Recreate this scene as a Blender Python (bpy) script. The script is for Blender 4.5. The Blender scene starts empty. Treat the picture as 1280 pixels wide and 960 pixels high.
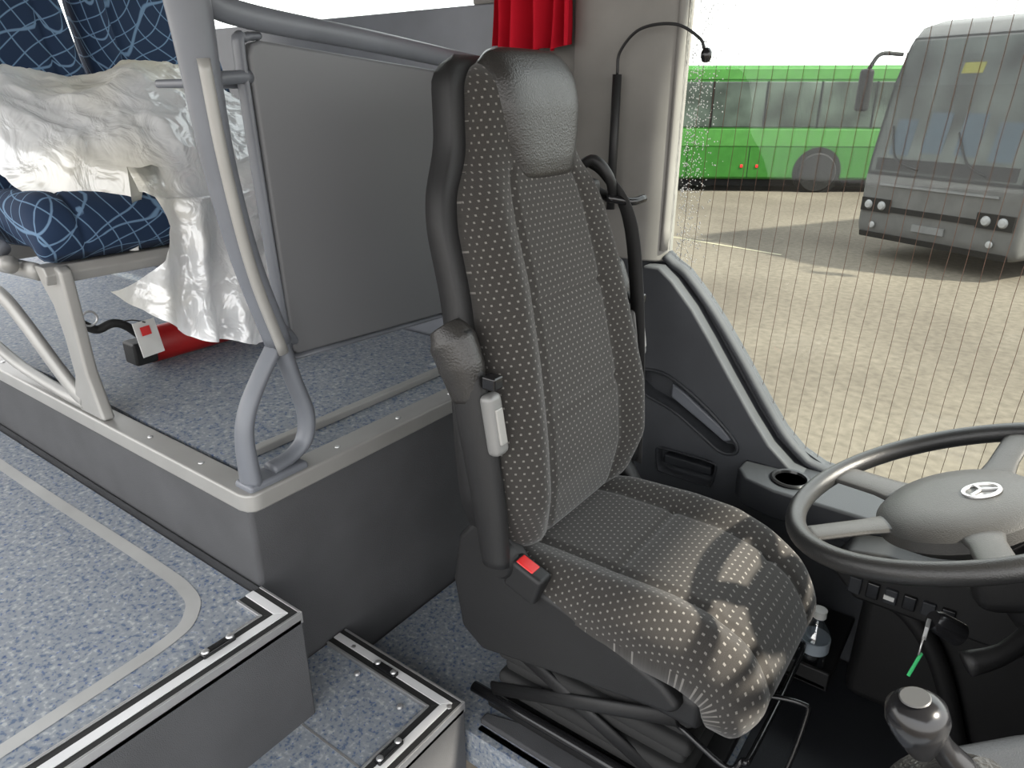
import bpy, bmesh, math, random
import numpy as np
from mathutils import Vector, Matrix, noise
random.seed(4)
C = bpy.context
D = bpy.data
R = math.radians

# ---------------------------------------------------------------- materials
def newmat(name):
    m = D.materials.new(name); m.use_nodes = True
    nt = m.node_tree
    return m, nt, nt.nodes['Principled BSDF']
def N(nt, t, **kw):
    n = nt.nodes.new(t)
    for k, v in kw.items():
        setattr(n, k, v)
    return n
def L(nt, a, b): nt.links.new(a, b)
def ramp(nt, src, stops):
    r = N(nt, 'ShaderNodeValToRGB')
    e = r.color_ramp.elements
    while len(e) < len(stops): e.new(0.5)
    for i, (p, c) in enumerate(stops):
        e[i].position = p; e[i].color = (c[0], c[1], c[2], 1)
    L(nt, src, r.inputs[0]); return r
def plain(name, col, rough=0.5, metal=0.0, bump=0.0, bscale=300, var=0.12, vscale=6, spec=0.5):
    m, nt, b = newmat(name)
    b.inputs['Roughness'].default_value = rough
    b.inputs['Metallic'].default_value = metal
    b.inputs['Specular IOR Level'].default_value = spec
    tc = N(nt, 'ShaderNodeTexCoord')
    n = N(nt, 'ShaderNodeTexNoise'); n.inputs['Scale'].default_value = vscale; n.inputs['Detail'].default_value = 4
    L(nt, tc.outputs['Object'], n.inputs['Vector'])
    lo = [c * (1 - var) for c in col]; hi = [min(1, c * (1 + var)) for c in col]
    r = ramp(nt, n.outputs['Fac'], [(0.3, lo), (0.7, hi)])
    L(nt, r.outputs[0], b.inputs['Base Color'])
    if bump > 0:
        n2 = N(nt, 'ShaderNodeTexNoise'); n2.inputs['Scale'].default_value = bscale
        L(nt, tc.outputs['Object'], n2.inputs['Vector'])
        bp = N(nt, 'ShaderNodeBump'); bp.inputs['Strength'].default_value = bump; bp.inputs['Distance'].default_value = 0.002
        L(nt, n2.outputs['Fac'], bp.inputs['Height']); L(nt, bp.outputs[0], b.inputs['Normal'])
    return m
def carpet_speckle(name):
    m, nt, b = newmat(name); b.inputs['Roughness'].default_value = 0.7
    tc = N(nt, 'ShaderNodeTexCoord')
    n1 = N(nt, 'ShaderNodeTexNoise'); n1.inputs['Scale'].default_value = 95; n1.inputs['Detail'].default_value = 2
    n2 = N(nt, 'ShaderNodeTexNoise'); n2.inputs['Scale'].default_value = 115; n2.inputs['Detail'].default_value = 2
    mp = N(nt, 'ShaderNodeMapping'); mp.inputs['Location'].default_value = (3.1, 7.7, 1.3)
    L(nt, tc.outputs['Object'], n1.inputs['Vector']); L(nt, tc.outputs['Object'], mp.inputs[0]); L(nt, mp.outputs[0], n2.inputs['Vector'])
    r1 = ramp(nt, n1.outputs['Fac'], [(0.33, (.085, .12, .19)), (0.42, (.20, .222, .25)), (0.58, (.23, .25, .275)), (0.68, (.35, .365, .37))])
    r2 = ramp(nt, n2.outputs['Fac'], [(0.32, (.40, .52, .85)), (0.39, (1, 1, 1))])
    mx = N(nt, 'ShaderNodeMix', data_type='RGBA', blend_type='MULTIPLY'); mx.inputs[0].default_value = 1
    L(nt, r1.outputs[0], mx.inputs[6]); L(nt, r2.outputs[0], mx.inputs[7]); L(nt, mx.outputs[2], b.inputs['Base Color'])
    return m
def dot_fabric(name, base=(.033, .0305, .028), dot=(.165, .157, .145), px=.0165, py=.0125, w=.25, h=.30):
    m, nt, b = newmat(name); b.inputs['Roughness'].default_value = 0.95
    b.inputs['Sheen Weight'].default_value = 0.2; b.inputs['Sheen Roughness'].default_value = 0.5
    b.inputs['Specular IOR Level'].default_value = 0.15
    tc = N(nt, 'ShaderNodeTexCoord'); sp = N(nt, 'ShaderNodeSeparateXYZ'); L(nt, tc.outputs['UV'], sp.inputs[0])
    def M(op, a, bb=None):
        n = N(nt, 'ShaderNodeMath', operation=op)
        for i, v in enumerate((a, bb)):
            if v is None: continue
            if isinstance(v, (int, float)): n.inputs[i].default_value = v
            else: L(nt, v, n.inputs[i])
        return n.outputs[0]
    v = M('DIVIDE', sp.outputs[1], py); row = M('FLOOR', v)
    off = M('MULTIPLY', M('MODULO', M('ABSOLUTE', row), 2.0), 0.5)
    u = M('ADD', M('DIVIDE', sp.outputs[0], px), off)
    fu = M('FRACT', M('ADD', u, 100.0)); fv = M('FRACT', M('ADD', v, 100.0))
    mk = M('MULTIPLY', M('LESS_THAN', fu, w), M('LESS_THAN', fv, h))
    n = N(nt, 'ShaderNodeTexNoise'); n.inputs['Scale'].default_value = 900; L(nt, tc.outputs['UV'], n.inputs['Vector'])
    rb = ramp(nt, n.outputs['Fac'], [(0.3, [c * .7 for c in base]), (0.7, [c * 1.4 for c in base])])
    mx = N(nt, 'ShaderNodeMix', data_type='RGBA'); L(nt, mk, mx.inputs[0]); L(nt, rb.outputs[0], mx.inputs[6]); mx.inputs[7].default_value = (*dot, 1)
    L(nt, mx.outputs[2], b.inputs['Base Color'])
    bp = N(nt, 'ShaderNodeBump'); bp.inputs['Strength'].default_value = 0.4; bp.inputs['Distance'].default_value = 0.001
    L(nt, n.outputs['Fac'], bp.inputs['Height']); L(nt, bp.outputs[0], b.inputs['Normal'])
    return m
def blue_fabric(name):
    m, nt, b = newmat(name); b.inputs['Roughness'].default_value = 0.9
    tc = N(nt, 'ShaderNodeTexCoord')
    prev = None
    for k, (rot, sc, dist) in enumerate([((.3, .5, .4), 9, 7), ((.9, .2, 1.3), 7.2, 9), ((.1, 1.2, 2.2), 6, 11)]):
        mp = N(nt, 'ShaderNodeMapping'); mp.inputs['Rotation'].default_value = rot; mp.inputs['Location'].default_value = (k, k * 2.3, 0)
        L(nt, tc.outputs['Object'], mp.inputs[0])
        w = N(nt, 'ShaderNodeTexWave'); w.inputs['Scale'].default_value = sc; w.inputs['Distortion'].default_value = dist; w.inputs['Detail'].default_value = 0; w.inputs['Detail Scale'].default_value = .55
        L(nt, mp.outputs[0], w.inputs['Vector'])
        r = ramp(nt, w.outputs['Fac'], [(0.978, (0, 0, 0)), (0.997, (1, 1, 1))])
        if prev is None: prev = r.outputs[0]
        else:
            mx = N(nt, 'ShaderNodeMix', data_type='RGBA', blend_type='LIGHTEN'); mx.inputs[0].default_value = 1
            L(nt, prev, mx.inputs[6]); L(nt, r.outputs[0], mx.inputs[7]); prev = mx.outputs[2]
    mx = N(nt, 'ShaderNodeMix', data_type='RGBA'); L(nt, prev, mx.inputs[0])
    mx.inputs[6].default_value = (.006, .022, .06, 1); mx.inputs[7].default_value = (.13, .22, .34, 1)
    L(nt, mx.outputs[2], b.inputs['Base Color'])
    return m
def dimple_panel(name):
    m, nt, b = newmat(name); b.inputs['Roughness'].default_value = 0.5
    tc = N(nt, 'ShaderNodeTexCoord')
    b.inputs['Base Color'].default_value = (.145, .148, .155, 1)
    vo = N(nt, 'ShaderNodeTexVoronoi'); vo.inputs['Scale'].default_value = 11.5; vo.inputs['Randomness'].default_value = 0.0
    mp = N(nt, 'ShaderNodeMapping'); mp.inputs['Location'].default_value = (1.26 + .0435, 0, 0); mp.inputs['Rotation'].default_value = (R(9), 0, 0)
    L(nt, tc.outputs['Object'], mp.inputs[0]); L(nt, mp.outputs[0], vo.inputs['Vector'])
    r = ramp(nt, vo.outputs['Distance'], [(0.0, (0, 0, 0)), (0.19, (1, 1, 1))])
    bp = N(nt, 'ShaderNodeBump'); bp.inputs['Strength'].default_value = 0.55; bp.inputs['Distance'].default_value = 0.003
    L(nt, r.outputs[0], bp.inputs['Height']); L(nt, bp.outputs[0], b.inputs['Normal'])
    return m
def glass_mat(name, tint=(.93, .96, .95), gl=.06):
    m = D.materials.new(name); m.use_nodes = True; nt = m.node_tree; nt.nodes.clear()
    o = N(nt, 'ShaderNodeOutputMaterial'); t = N(nt, 'ShaderNodeBsdfTransparent'); t.inputs[0].default_value = (*tint, 1)
    g = N(nt, 'ShaderNodeBsdfGlossy'); g.inputs['Roughness'].default_value = 0.03
    mx = N(nt, 'ShaderNodeMixShader'); mx.inputs[0].default_value = gl
    L(nt, t.outputs[0], mx.inputs[1]); L(nt, g.outputs[0], mx.inputs[2]); L(nt, mx.outputs[0], o.inputs[0])
    return m
def sheet_mat(name):
    m = D.materials.new(name); m.use_nodes = True; nt = m.node_tree; nt.nodes.clear()
    o = N(nt, 'ShaderNodeOutputMaterial')
    d = N(nt, 'ShaderNodeBsdfDiffuse'); t = N(nt, 'ShaderNodeBsdfTranslucent'); g = N(nt, 'ShaderNodeBsdfGlossy'); g.inputs['Roughness'].default_value = .14
    tc = N(nt, 'ShaderNodeTexCoord'); n = N(nt, 'ShaderNodeTexNoise'); n.inputs['Scale'].default_value = 2.2
    L(nt, tc.outputs['Object'], n.inputs['Vector'])
    r = ramp(nt, n.outputs['Fac'], [(0.44, (.93, .945, .955)), (0.66, (.94, .90, .76))])
    for s in (d, t): L(nt, r.outputs[0], s.inputs[0])
    n3 = N(nt, 'ShaderNodeTexNoise'); n3.inputs['Scale'].default_value = 12; n3.inputs['Detail'].default_value = 3; n3.inputs['Distortion'].default_value = 1.3
    L(nt, tc.outputs['Object'], n3.inputs['Vector'])
    bp = N(nt, 'ShaderNodeBump'); bp.inputs['Strength'].default_value = 0.55; bp.inputs['Distance'].default_value = 0.02
    L(nt, n3.outputs['Fac'], bp.inputs['Height'])
    for s in (d, t, g): L(nt, bp.outputs[0], s.inputs['Normal'])
    a = N(nt, 'ShaderNodeMixShader'); a.inputs[0].default_value = .3; L(nt, d.outputs[0], a.inputs[1]); L(nt, t.outputs[0], a.inputs[2])
    c = N(nt, 'ShaderNodeMixShader'); c.inputs[0].default_value = .13; L(nt, a.outputs[0], c.inputs[1]); L(nt, g.outputs[0], c.inputs[2])
    L(nt, c.outputs[0], o.inputs[0]); return m

M_carpet = carpet_speckle('speckled_carpet')
M_felt = plain('grey_felt', (.066, .067, .071), .95, bump=.6, bscale=500)
M_panel = dimple_panel('dimpled_vinyl')
M_frame = plain('grey_paint', (.14, .15, .17), .42)
M_silver = plain('aluminium', (.50, .50, .50), .38, .75, var=.05)
M_cast = plain('cast_silver', (.33, .325, .31), .45, .3, var=.08)
M_lever = plain('lever_silver', (.20, .20, .195), .45, .3, var=.08)
M_black = plain('black_plastic', (.012, .012, .0125), .5, bump=.25, bscale=700, spec=.4)
M_dkgrey = plain('dark_grey_plastic', (.024, .026, .03), .5, bump=.25, bscale=600, spec=.4)
M_wallp = plain('wall_grey_plastic', (.050, .053, .059), .65, bump=.25, bscale=600, spec=.3)
M_pillar = plain('pillar_grey', (.205, .198, .185), .75, spec=.15)
M_gloss = plain('gloss_black', (.01, .01, .011), .2)
M_leather = plain('black_leather', (.026, .0245, .023), .34, bump=.6, bscale=260)
M_wheel = plain('wheel_leather', (.016, .016, .016), .36, bump=.3, bscale=500)
M_hub = plain('airbag_plastic', (.040, .039, .037), .42, bump=.3, bscale=500)
M_red = plain('red_plastic', (.6, .02, .02), .4)
M_redd = plain('extinguisher_red', (.32, .012, .012), .4)
M_curt = plain('red_curtain', (.42, .008, .02), .85, spec=.1)
M_white = plain('white_plastic', (.62, .62, .6), .5)
M_green = plain('green_tag', (.02, .4, .12), .5)
M_dots = dot_fabric('dotted_seat_fabric')
M_blue = blue_fabric('blue_seat_fabric')
M_sheet = sheet_mat('plastic_sheet')
M_glass = glass_mat('window_glass', gl=.015)
M_strap = plain('seatbelt_webbing', (.02, .02, .02), .8, bump=.4, bscale=900)
M_wire = plain('heater_wire', (.10, .05, .03), .6)
M_rubber = plain('rubber', (.013, .013, .013), .8)
M_yel = plain('white_tread', (.62, .62, .62), .7)

# ---------------------------------------------------------------- mesh helpers
def grp(name, loc=(0, 0, 0), rot=(0, 0, 0)):
    e = D.objects.new(name, None); C.collection.objects.link(e); e.location = loc; e.rotation_euler = rot
    e.empty_display_size = .05; return e
def addmesh(name, verts, faces, mat=None, parent=None, smooth=False, uvs=None):
    me = D.meshes.new(name); me.from_pydata([tuple(v) for v in verts], [], faces)
    if uvs is not None:
        ul = me.uv_layers.new(name='UVMap')
        k = 0
        for f, uvf in zip(faces, uvs):
            for uv in uvf:
                ul.data[k].uv = uv; k += 1
    me.validate(); me.update()
    o = D.objects.new(name, me); C.collection.objects.link(o)
    if mat: me.materials.append(mat)
    if smooth:
        for p in me.polygons: p.use_smooth = True
    if parent: o.parent = parent
    return o
def bev(o, w, seg=3):
    m = o.modifiers.new('bevel', 'BEVEL'); m.width = w; m.segments = seg; m.limit_method = 'ANGLE'; m.angle_limit = R(40)
    for p in o.data.polygons: p.use_smooth = True
    m2 = o.modifiers.new('wn', 'WEIGHTED_NORMAL'); m2.keep_sharp = True
    return o
def box(name, lo, hi, mat, parent=None, b=0.004, rot=None):
    c = [(a + d) / 2 for a, d in zip(lo, hi)]; s = [abs(d - a) / 2 for a, d in zip(lo, hi)]
    v = [(x * s[0], y * s[1], z * s[2]) for x in (-1, 1) for y in (-1, 1) for z in (-1, 1)]
    f = [(0, 1, 3, 2), (4, 6, 7, 5), (0, 4, 5, 1), (2, 3, 7, 6), (0, 2, 6, 4), (1, 5, 7, 3)]
    o = addmesh(name, v, f, mat, parent); o.location = c
    if rot: o.rotation_euler = rot
    if b: bev(o, min(b, min(s) * .9))
    return o
def prism(name, pts, axis, a, bb, mat, parent=None, b=0.003, smooth=False):
    def P(p, t):
        if axis == 'x': return (t, p[0], p[1])
        if axis == 'y': return (p[0], t, p[1])
        return (p[0], p[1], t)
    n = len(pts)
    v = [P(p, a) for p in pts] + [P(p, bb) for p in pts]
    f = [tuple(range(n)), tuple(range(2 * n - 1, n - 1, -1))] + [(i, (i + 1) % n, (i + 1) % n + n, i + n)[::-1] for i in range(n)]
    o = addmesh(name, v, f, mat, parent)
    bm = bmesh.new(); bm.from_mesh(o.data); bmesh.ops.recalc_face_normals(bm, faces=bm.faces); bm.to_mesh(o.data); bm.free()
    if b: bev(o, b)
    return o
def smooth_path(pts, n=8, closed=False):
    P = [np.array(p, float) for p in pts]; out = []
    m = len(P)
    rng = range(m if closed else m - 1)
    for i in rng:
        p0 = P[(i - 1) % m] if (closed or i > 0) else 2 * P[0] - P[1]
        p1 = P[i]; p2 = P[(i + 1) % m]
        p3 = P[(i + 2) % m] if (closed or i + 2 < m) else 2 * P[-1] - P[-2]
        for k in range(n):
            t = k / n
            out.append(.5 * ((2 * p1) + (-p0 + p2) * t + (2 * p0 - 5 * p1 + 4 * p2 - p3) * t * t + (-p0 + 3 * p1 - 3 * p2 + p3) * t ** 3))
    if not closed: out.append(P[-1])
    return out
def tube(name, pts, r, mat, parent=None, sm=8, closed=False, seg=14, flat=None, updir=None):
    pts = smooth_path(pts, sm, closed) if sm > 1 else [np.array(p, float) for p in pts]
    n = len(pts); verts = []; faces = []
    rr = r if isinstance(r, (list, tuple)) else None
    ref = Vector(updir) if updir else Vector((0, 0, 1))
    prevn = None
    for i, p in enumerate(pts):
        a = pts[(i - 1) % n] if (closed or i > 0) else pts[i]
        c = pts[(i + 1) % n] if (closed or i < n - 1) else pts[i]
        t = Vector(c - a).normalized()
        if updir:
            n1 = (ref - t * ref.dot(t)).normalized()
        else:
            if prevn is None:
                q = ref if abs(t.dot(ref)) < .9 else Vector((1, 0, 0))
                n1 = (q - t * q.dot(t)).normalized()
            else: n1 = (prevn - t * prevn.dot(t)).normalized()
        prevn = n1; n2 = t.cross(n1)
        if rr:
            f = i / (n - 1) * (len(rr) - 1); k = min(int(f), len(rr) - 2); rad = rr[k] + (rr[k + 1] - rr[k]) * (f - k)
        else: rad = r
        A, B = (rad, rad) if flat is None else (flat[0] * (rad or 1), flat[1] * (rad or 1))
        for k in range(seg):
            th = 2 * math.pi * k / seg
            verts.append(Vector(p) + n1 * (A * math.cos(th)) + n2 * (B * math.sin(th)))
    m = n if closed else n - 1
    for i in range(m):
        for k in range(seg):
            j = (i + 1) % n
            faces.append((i * seg + k, i * seg + (k + 1) % seg, j * seg + (k + 1) % seg, j * seg + k))
    if not closed:
        faces.append(tuple(range(seg))[::-1]); faces.append(tuple((n - 1) * seg + k for k in range(seg)))
    return addmesh(name, verts, faces, mat, parent, True)
def lathe(name, prof, mat, parent=None, loc=(0, 0, 0), rot=(0, 0, 0), seg=32, sc=(1, 1, 1)):
    v = []; f = []
    for (r, z) in prof:
        for k in range(seg):
            a = 2 * math.pi * k / seg; v.append((r * math.cos(a) * sc[0], r * math.sin(a) * sc[1], z))
    for i in range(len(prof) - 1):
        for k in range(seg): f.append((i * seg + k, i * seg + (k + 1) % seg, (i + 1) * seg + (k + 1) % seg, (i + 1) * seg + k))
    if prof[0][0] > 0: f.append(tuple(range(seg))[::-1])
    if prof[-1][0] > 0: f.append(tuple((len(prof) - 1) * seg + k for k in range(seg)))
    o = addmesh(name, v, f, mat, parent, True); o.location = loc; o.rotation_euler = rot
    m = o.modifiers.new('es', 'EDGE_SPLIT'); m.split_angle = R(45)
    return o
def cut(o, cutters):
    for c in cutters:
        m = o.modifiers.new('cut', 'BOOLEAN'); m.object = c; m.operation = 'DIFFERENCE'; m.solver = 'EXACT'
    C.view_layer.update(); dg = C.evaluated_depsgraph_get()
    me = D.meshes.new_from_object(o.evaluated_get(dg)); o.modifiers.clear(); o.data = me
    for c in cutters: D.objects.remove(c)
    return o

def padded(name, st, yc, mat, parent, nst=70, seams=(), thb=.05, gs=.58, pw=4, capr=.05, bc=.8, full=False):
    """upholstered pad swept along st=[(x,z,nx,nz,halfwidth,thickness,bolster,(dy))]"""
    st = [tuple(s) + (0,) * (8 - len(s)) for s in st]
    st = np.array(st, float)
    d = np.r_[0, np.cumsum(np.hypot(np.diff(st[:, 0]), np.diff(st[:, 1])))]
    T = np.linspace(0, d[-1], nst)
    S = np.stack([np.interp(T, d, st[:, k]) for k in range(st.shape[1])], 1)
    for _ in range(3):
        S[1:-1] = (S[:-2] + 2 * S[1:-1] + S[2:]) / 4
    n1, n2 = 64, 14
    verts = []; UV = []
    for i in range(nst):
        x, z, nx, nz, hw, th, bo, dy = S[i]
        ln = math.hypot(nx, nz); nx /= ln; nz /= ln
        e = min(T[i], T[-1] - T[i])
        cap = 1.0 if e > capr else math.sqrt(max(0.0, 1 - (1 - e / capr) ** 2))
        hwc = hw * (.86 + .14 * cap)
        seamd = 0
        for sv, sw in seams:
            seamd += .008 * math.exp(-((T[i] - sv) / sw) ** 2)
        ring = []
        for k in range(n1 + 1):
            s = -math.cos(math.pi * k / n1); s = math.copysign(abs(s) ** .8, s)
            f = th * (max(0, 1 - abs(s) ** pw)) ** (1 / pw) if abs(s) < 1 else 0
            f += bo * math.exp(-((abs(s) - bc) / .16) ** 2)
            if abs(s) < gs or full: f -= seamd
            f -= .010 * math.exp(-((abs(s) - gs) / .028) ** 2) * (1 if bo > .004 else 0)
            f *= cap
            ring.append((s * hwc, f))
        for k in range(1, n2):
            s = math.cos(math.pi * k / n2)
            f = -thb * (1 - abs(s) ** 4) ** .25 * cap
            ring.append((s * hwc, f))
        us = [0.0]
        for k in range(1, len(ring)):
            us.append(us[-1] + math.hypot(ring[k][0] - ring[k - 1][0], ring[k][1] - ring[k - 1][1]))
        mid = us[n1 // 2]
        us = [u - mid for u in us]
        for (y, f) in ring: verts.append((x + nx * f, yc + dy + y, z + nz * f))
        UV.append(us)
    m = n1 + n2; faces = []; uvs = []
    for i in range(nst - 1):
        for k in range(m):
            k2 = (k + 1) % m
            faces.append((i * m + k, (i + 1) * m + k, (i + 1) * m + k2, i * m + k2))
            ua, ub = (UV[i][k2], UV[i + 1][k2]) if k2 else (UV[i][k], UV[i + 1][k])
            uvs.append([(UV[i][k], T[i]), (UV[i + 1][k], T[i + 1]), (ub, T[i + 1]), (ua, T[i])])
    faces.append(tuple(range(m))); uvs.append([(0.0, 0.0)] * m)
    faces.append(tuple((nst - 1) * m + k for k in range(m))[::-1]); uvs.append([(0.0, 0.0)] * m)
    o = addmesh(name, verts, faces, mat, parent, True, uvs)
    bm = bmesh.new(); bm.from_mesh(o.data); bmesh.ops.recalc_face_normals(bm, faces=bm.faces); bm.to_mesh(o.data); bm.free()
    for p in o.data.polygons: p.use_smooth = True
    return o

# ================================================================ ROOM SHELL
DK = .586   # passenger deck level
AI = .37    # aisle level
g = grp('floor')
box('floor_carpet', (-1.18, .91, -.10), (1.2, 1.65, 0), M_carpet, g, .002)
prism('floor_edge_felt', [(-.79, .945), (1.2, .945), (1.2, 1.02), (-.62, 1.02), (-.79, .97)], 'z', -.1, .012, M_felt, g, .005)
prism('rubber_footwell_mat', [(-.27, 1.02), (1.2, 1.02), (1.2, 1.65), (-.27, 1.65)], 'z', -.05, .008, M_dkgrey, g, .003)
g = grp('entry_floor')
box('low_floor', (-.785, -.6, -.42), (1.2, .94, -.20), M_carpet, g, .002)
box('riser_face', (-.785, .925, -.20), (1.2, .944, .0), M_felt, g, .002)
g = grp('passenger_deck')
box('deck_core', (-4.5, .69, -.1), (-1.19, 1.715, DK - .012), M_felt, g, .012)
box('deck_carpet', (-4.5, .76, DK - .012), (-1.25, 1.715, DK), M_carpet, g, .001)
nose = [(-4.5, .682), (-1.215, .682), (-1.195, .687), (-1.182, .70), (-1.180, .72), (-1.180, 1.65), (-1.25, 1.65), (-1.25, .76), (-1.255, .75), (-1.27, .745), (-4.5, .745)]
prism('deck_nosing', nose, 'z', DK - .035, DK + .008, M_cast, g, .006)
box('deck_rib', (-1.36, .80, DK), (-1.335, 1.70, DK + .02), M_cast, g, .004)
for i in range(9):
    lathe('nosing_screw_%d' % i, [(0, .003), (.006, .002), (.007, 0)], M_silver, g, (-1.4 - .22 * i, .715, DK + .008), seg=12)
for i in range(4):
    lathe('edge_screw_%d' % i, [(0, .003), (.006, .002), (.007, 0)], M_silver, g, (-1.213, .95 + .2 * i, DK + .008), seg=12)
g = grp('aisle_floor')
ais = [(-4.5, -.6), (-1.04, -.6), (-1.04, .682), (-1.19, .688), (-4.5, .688)]
prism('aisle_core', ais, 'z', -.1, AI - .004, M_felt, g, .006)
prism('aisle_carpet', [(-4.5, -.58), (-1.105, -.58), (-1.105, .63), (-1.17, .66), (-4.5, .66)], 'z', AI - .004, AI + .001, M_carpet, g, 0)
inl = smooth_path([(-4.3, .565, 0), (-2.3, .57, 0), (-1.5, .585, 0), (-1.30, .58, 0), (-1.225, .545, 0), (-1.19, .48, 0), (-1.175, .3, 0), (-1.16, 0, 0), (-1.15, -.5, 0)], 8)
vv = []; ff = []
for i, p in enumerate(inl):
    a = inl[max(0, i - 1)]; c = inl[min(len(inl) - 1, i + 1)]; t = (c - a); t /= np.linalg.norm(t)
    nrm = np.array([-t[1], t[0], 0]) * .015
    vv += [tuple(p + nrm + [0, 0, AI + .002]), tuple(p - nrm + [0, 0, AI + .002])]
    if i: ff.append((2 * i - 2, 2 * i - 1, 2 * i + 1, 2 * i))
addmesh('inlay_line', vv, ff, plain('inlay_grey', (.36, .36, .35), .6), g)
def nosing(par, x0, y0, x1, y1, side, z, pre, m0=0, m1=0):
    """edge trim; m0/m1 = 1 mitres that end at a 90 degree corner"""
    dx, dy = x1 - x0, y1 - y0; Ln = math.hypot(dx, dy); ux, uy = dx / Ln, dy / Ln; nx, ny = -uy * side, ux * side
    def strip(nm, a, b, h0, h1, m):
        def q(d, end):
            if not end: return (x0 + nx * d + ux * d * m0, y0 + ny * d + uy * d * m0)
            return (x1 + nx * d - ux * d * m1, y1 + ny * d - uy * d * m1)
        prism(pre + nm, [q(a, 0), q(a, 1), q(b, 1), q(b, 0)], 'z', z + h0, z + h1, m, par, .001)
    strip('edge_alu', 0, .006, -.02, .008, M_silver)
    strip('black_rubber', .006, .02, -.005, .007, M_rubber)
    strip('white_tread', .02, .040, -.005, .009, M_yel)
    strip('black_inner', .040, .056, -.005, .007, M_rubber)
    strip('alu_inner', .056, .062, -.004, .009, M_silver)
nosing(g, -1.04, .682, -1.04, -.6, -1, AI, 'front_', m0=1)
nosing(g, -1.178, .682, -1.04, .682, -1, AI, 'side_', m1=1)
def catch(par, x, y, z, nm, ang):
    e = grp(nm); e.parent = par; e.location = (x, y, z); e.rotation_euler = (0, 0, ang)
    box(nm + '_plate', (-.009, -.035, 0), (.009, .035, .012), M_gloss, e, .004)
    for s in (-1, 1): lathe(nm + '_screw%d' % s, [(0, .004), (.006, .003), (.008, 0)], M_silver, e, (0, .026 * s, .012), seg=12)
catch(g, -1.085, .52, AI + .006, 'latch_a', 0)
g = grp('step_hatch')
prism('hatch_core', [(-1.185, -.6), (-.79, -.6), (-.79, .895), (-1.185, .895)], 'z', -.3, .096, M_felt, g, .006)
prism('hatch_carpet', [(-1.185, -.58), (-.853, -.58), (-.853, .832), (-1.185, .832)], 'z', .09, .101, M_carpet, g, 0)
nosing(g, -1.185, .895, -.79, .895, -1, .10, 'back_', m1=1)
nosing(g, -.79, .895, -.79, -.6, -1, .10, 'side_', m0=1)
catch(g, -1.0, .855, .106, 'latch_b', R(90)); catch(g, -.83, .70, .106, 'latch_c', 0)
prism('hatch_joint', [(-1.04, .64), (-.86, .64), (-.86, .645), (-1.04, .645)], 'z', .1, .1025, M_silver, g, 0)
for i, (x, y) in enumerate([(-.9, .8), (-1.05, .81), (-1.12, .863), (-.81, .863)]): lathe('hatch_screw_%d' % i, [(0, .006), (.006, .005), (.008, 0)], M_silver, g, (x, y, .104), seg=12)

# ---- left wall
g = grp('wall_left')
sill = [(-.76, .985), (-.735, .965), (-.70, .945), (-.64, .885), (-.585, .82), (-.52, .735), (-.453, .643), (-.40, .575), (-.35, .53), (-.295, .505), (-.1, .485), (.6, .47), (1.2, .47)]
prism('driver_side_lining', [(-1.25, -.1), (1.2, -.1)] + sill[::-1] + [(-1.25, .985)], 'y', 1.72, 1.745, M_wallp, g, 0)
prism('pillar_lining', [(-1.25, .985), (-.76, .985), (-.76, 1.3), (-.75, 2.1), (-1.06, 2.1), (-1.25, 2.1)], 'y', 1.72, 1.745, M_pillar, g, 0)
prism('passenger_side_lining', [(-4.5, -.1), (-1.25, -.1), (-1.25, 1.60), (-4.5, 1.60)], 'y', 1.74, 1.80, M_frame, g, .004)
box('window_post', (-1.42, 1.74, 1.60), (-1.25, 1.80, 2.1), M_pillar, g)
box('window_header', (-4.5, 1.74, 2.0), (1.2, 1.80, 2.15), M_pillar, g)
prism('pillar_cover', [(-1.06, 1.72), (-1.05, 1.69), (-1.0, 1.675), (-.83, 1.675), (-.78, 1.69), (-.757, 1.72)], 'z', .96, 2.1, M_pillar, g, .006)
tube('moulding_vertical', [(-.768, 1.712, 2.0), (-.768, 1.712, 1.3), (-.770, 1.712, .99)], 1, M_pillar, g, 5, flat=(.018, .010), updir=(0, 1, 0))
mould = [(x - .004, 1.716, z - .010) for x, z in sill]
tube('sill_moulding', mould, 1, M_wallp, g, 4, flat=(.018, .012), updir=(0, 1, 0))
dl = [(-.80, .955), (-.755, .955), (-.715, .925), (-.655, .862), (-.60, .79), (-.535, .70), (-.468, .61), (-.415, .545), (-.36, .50), (-.25, .475), (1.2, .45), (1.2, -.02), (-1.18, -.02), (-1.18, .5), (-.9, .6), (-.86, .8)]
dlo = prism('lower_lining', dl, 'y', 1.655, 1.73, M_wallp, g, 0)
pk = [(-.79, .665), (-.72, .675), (-.64, .64), (-.56, .585), (-.50, .53), (-.50, .50), (-.54, .495), (-.60, .53), (-.68, .575), (-.76, .60), (-.80, .625)]
c1 = prism('c1', pk, 'y', 1.6, 1.715, M_gloss, None, 0)
hd = [(-.70, .455), (-.56, .455), (-.545, .44), (-.55, .39), (-.57, .38), (-.69, .38), (-.71, .39), (-.715, .44)]
c2 = prism('c2', hd, 'y', 1.6, 1.69, M_gloss, None, 0)
cut(dlo, [c1, c2]); bev(dlo, .008, 3)
tube('pocket_rim', [(a, 1.654, b) for a, b in pk], .005, M_dkgrey, g, 4, True)
tube('recess_rim', [(a, 1.654, b) for a, b in hd], .003, M_dkgrey, g, 3, True)
prism('pocket_back', pk, 'y', 1.709, 1.7145, M_wallp, g, 0)
prism('pocket_insert', [(-.70, .60), (-.60, .545), (-.54, .51), (-.52, .52), (-.55, .55), (-.66, .62), (-.70, .64)], 'y', 1.68, 1.712, M_frame, g, .006)
prism('recess_handle', [(-.695, .435), (-.56, .435), (-.555, .41), (-.695, .405)], 'y', 1.66, 1.69, M_dkgrey, g, .006)
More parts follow.
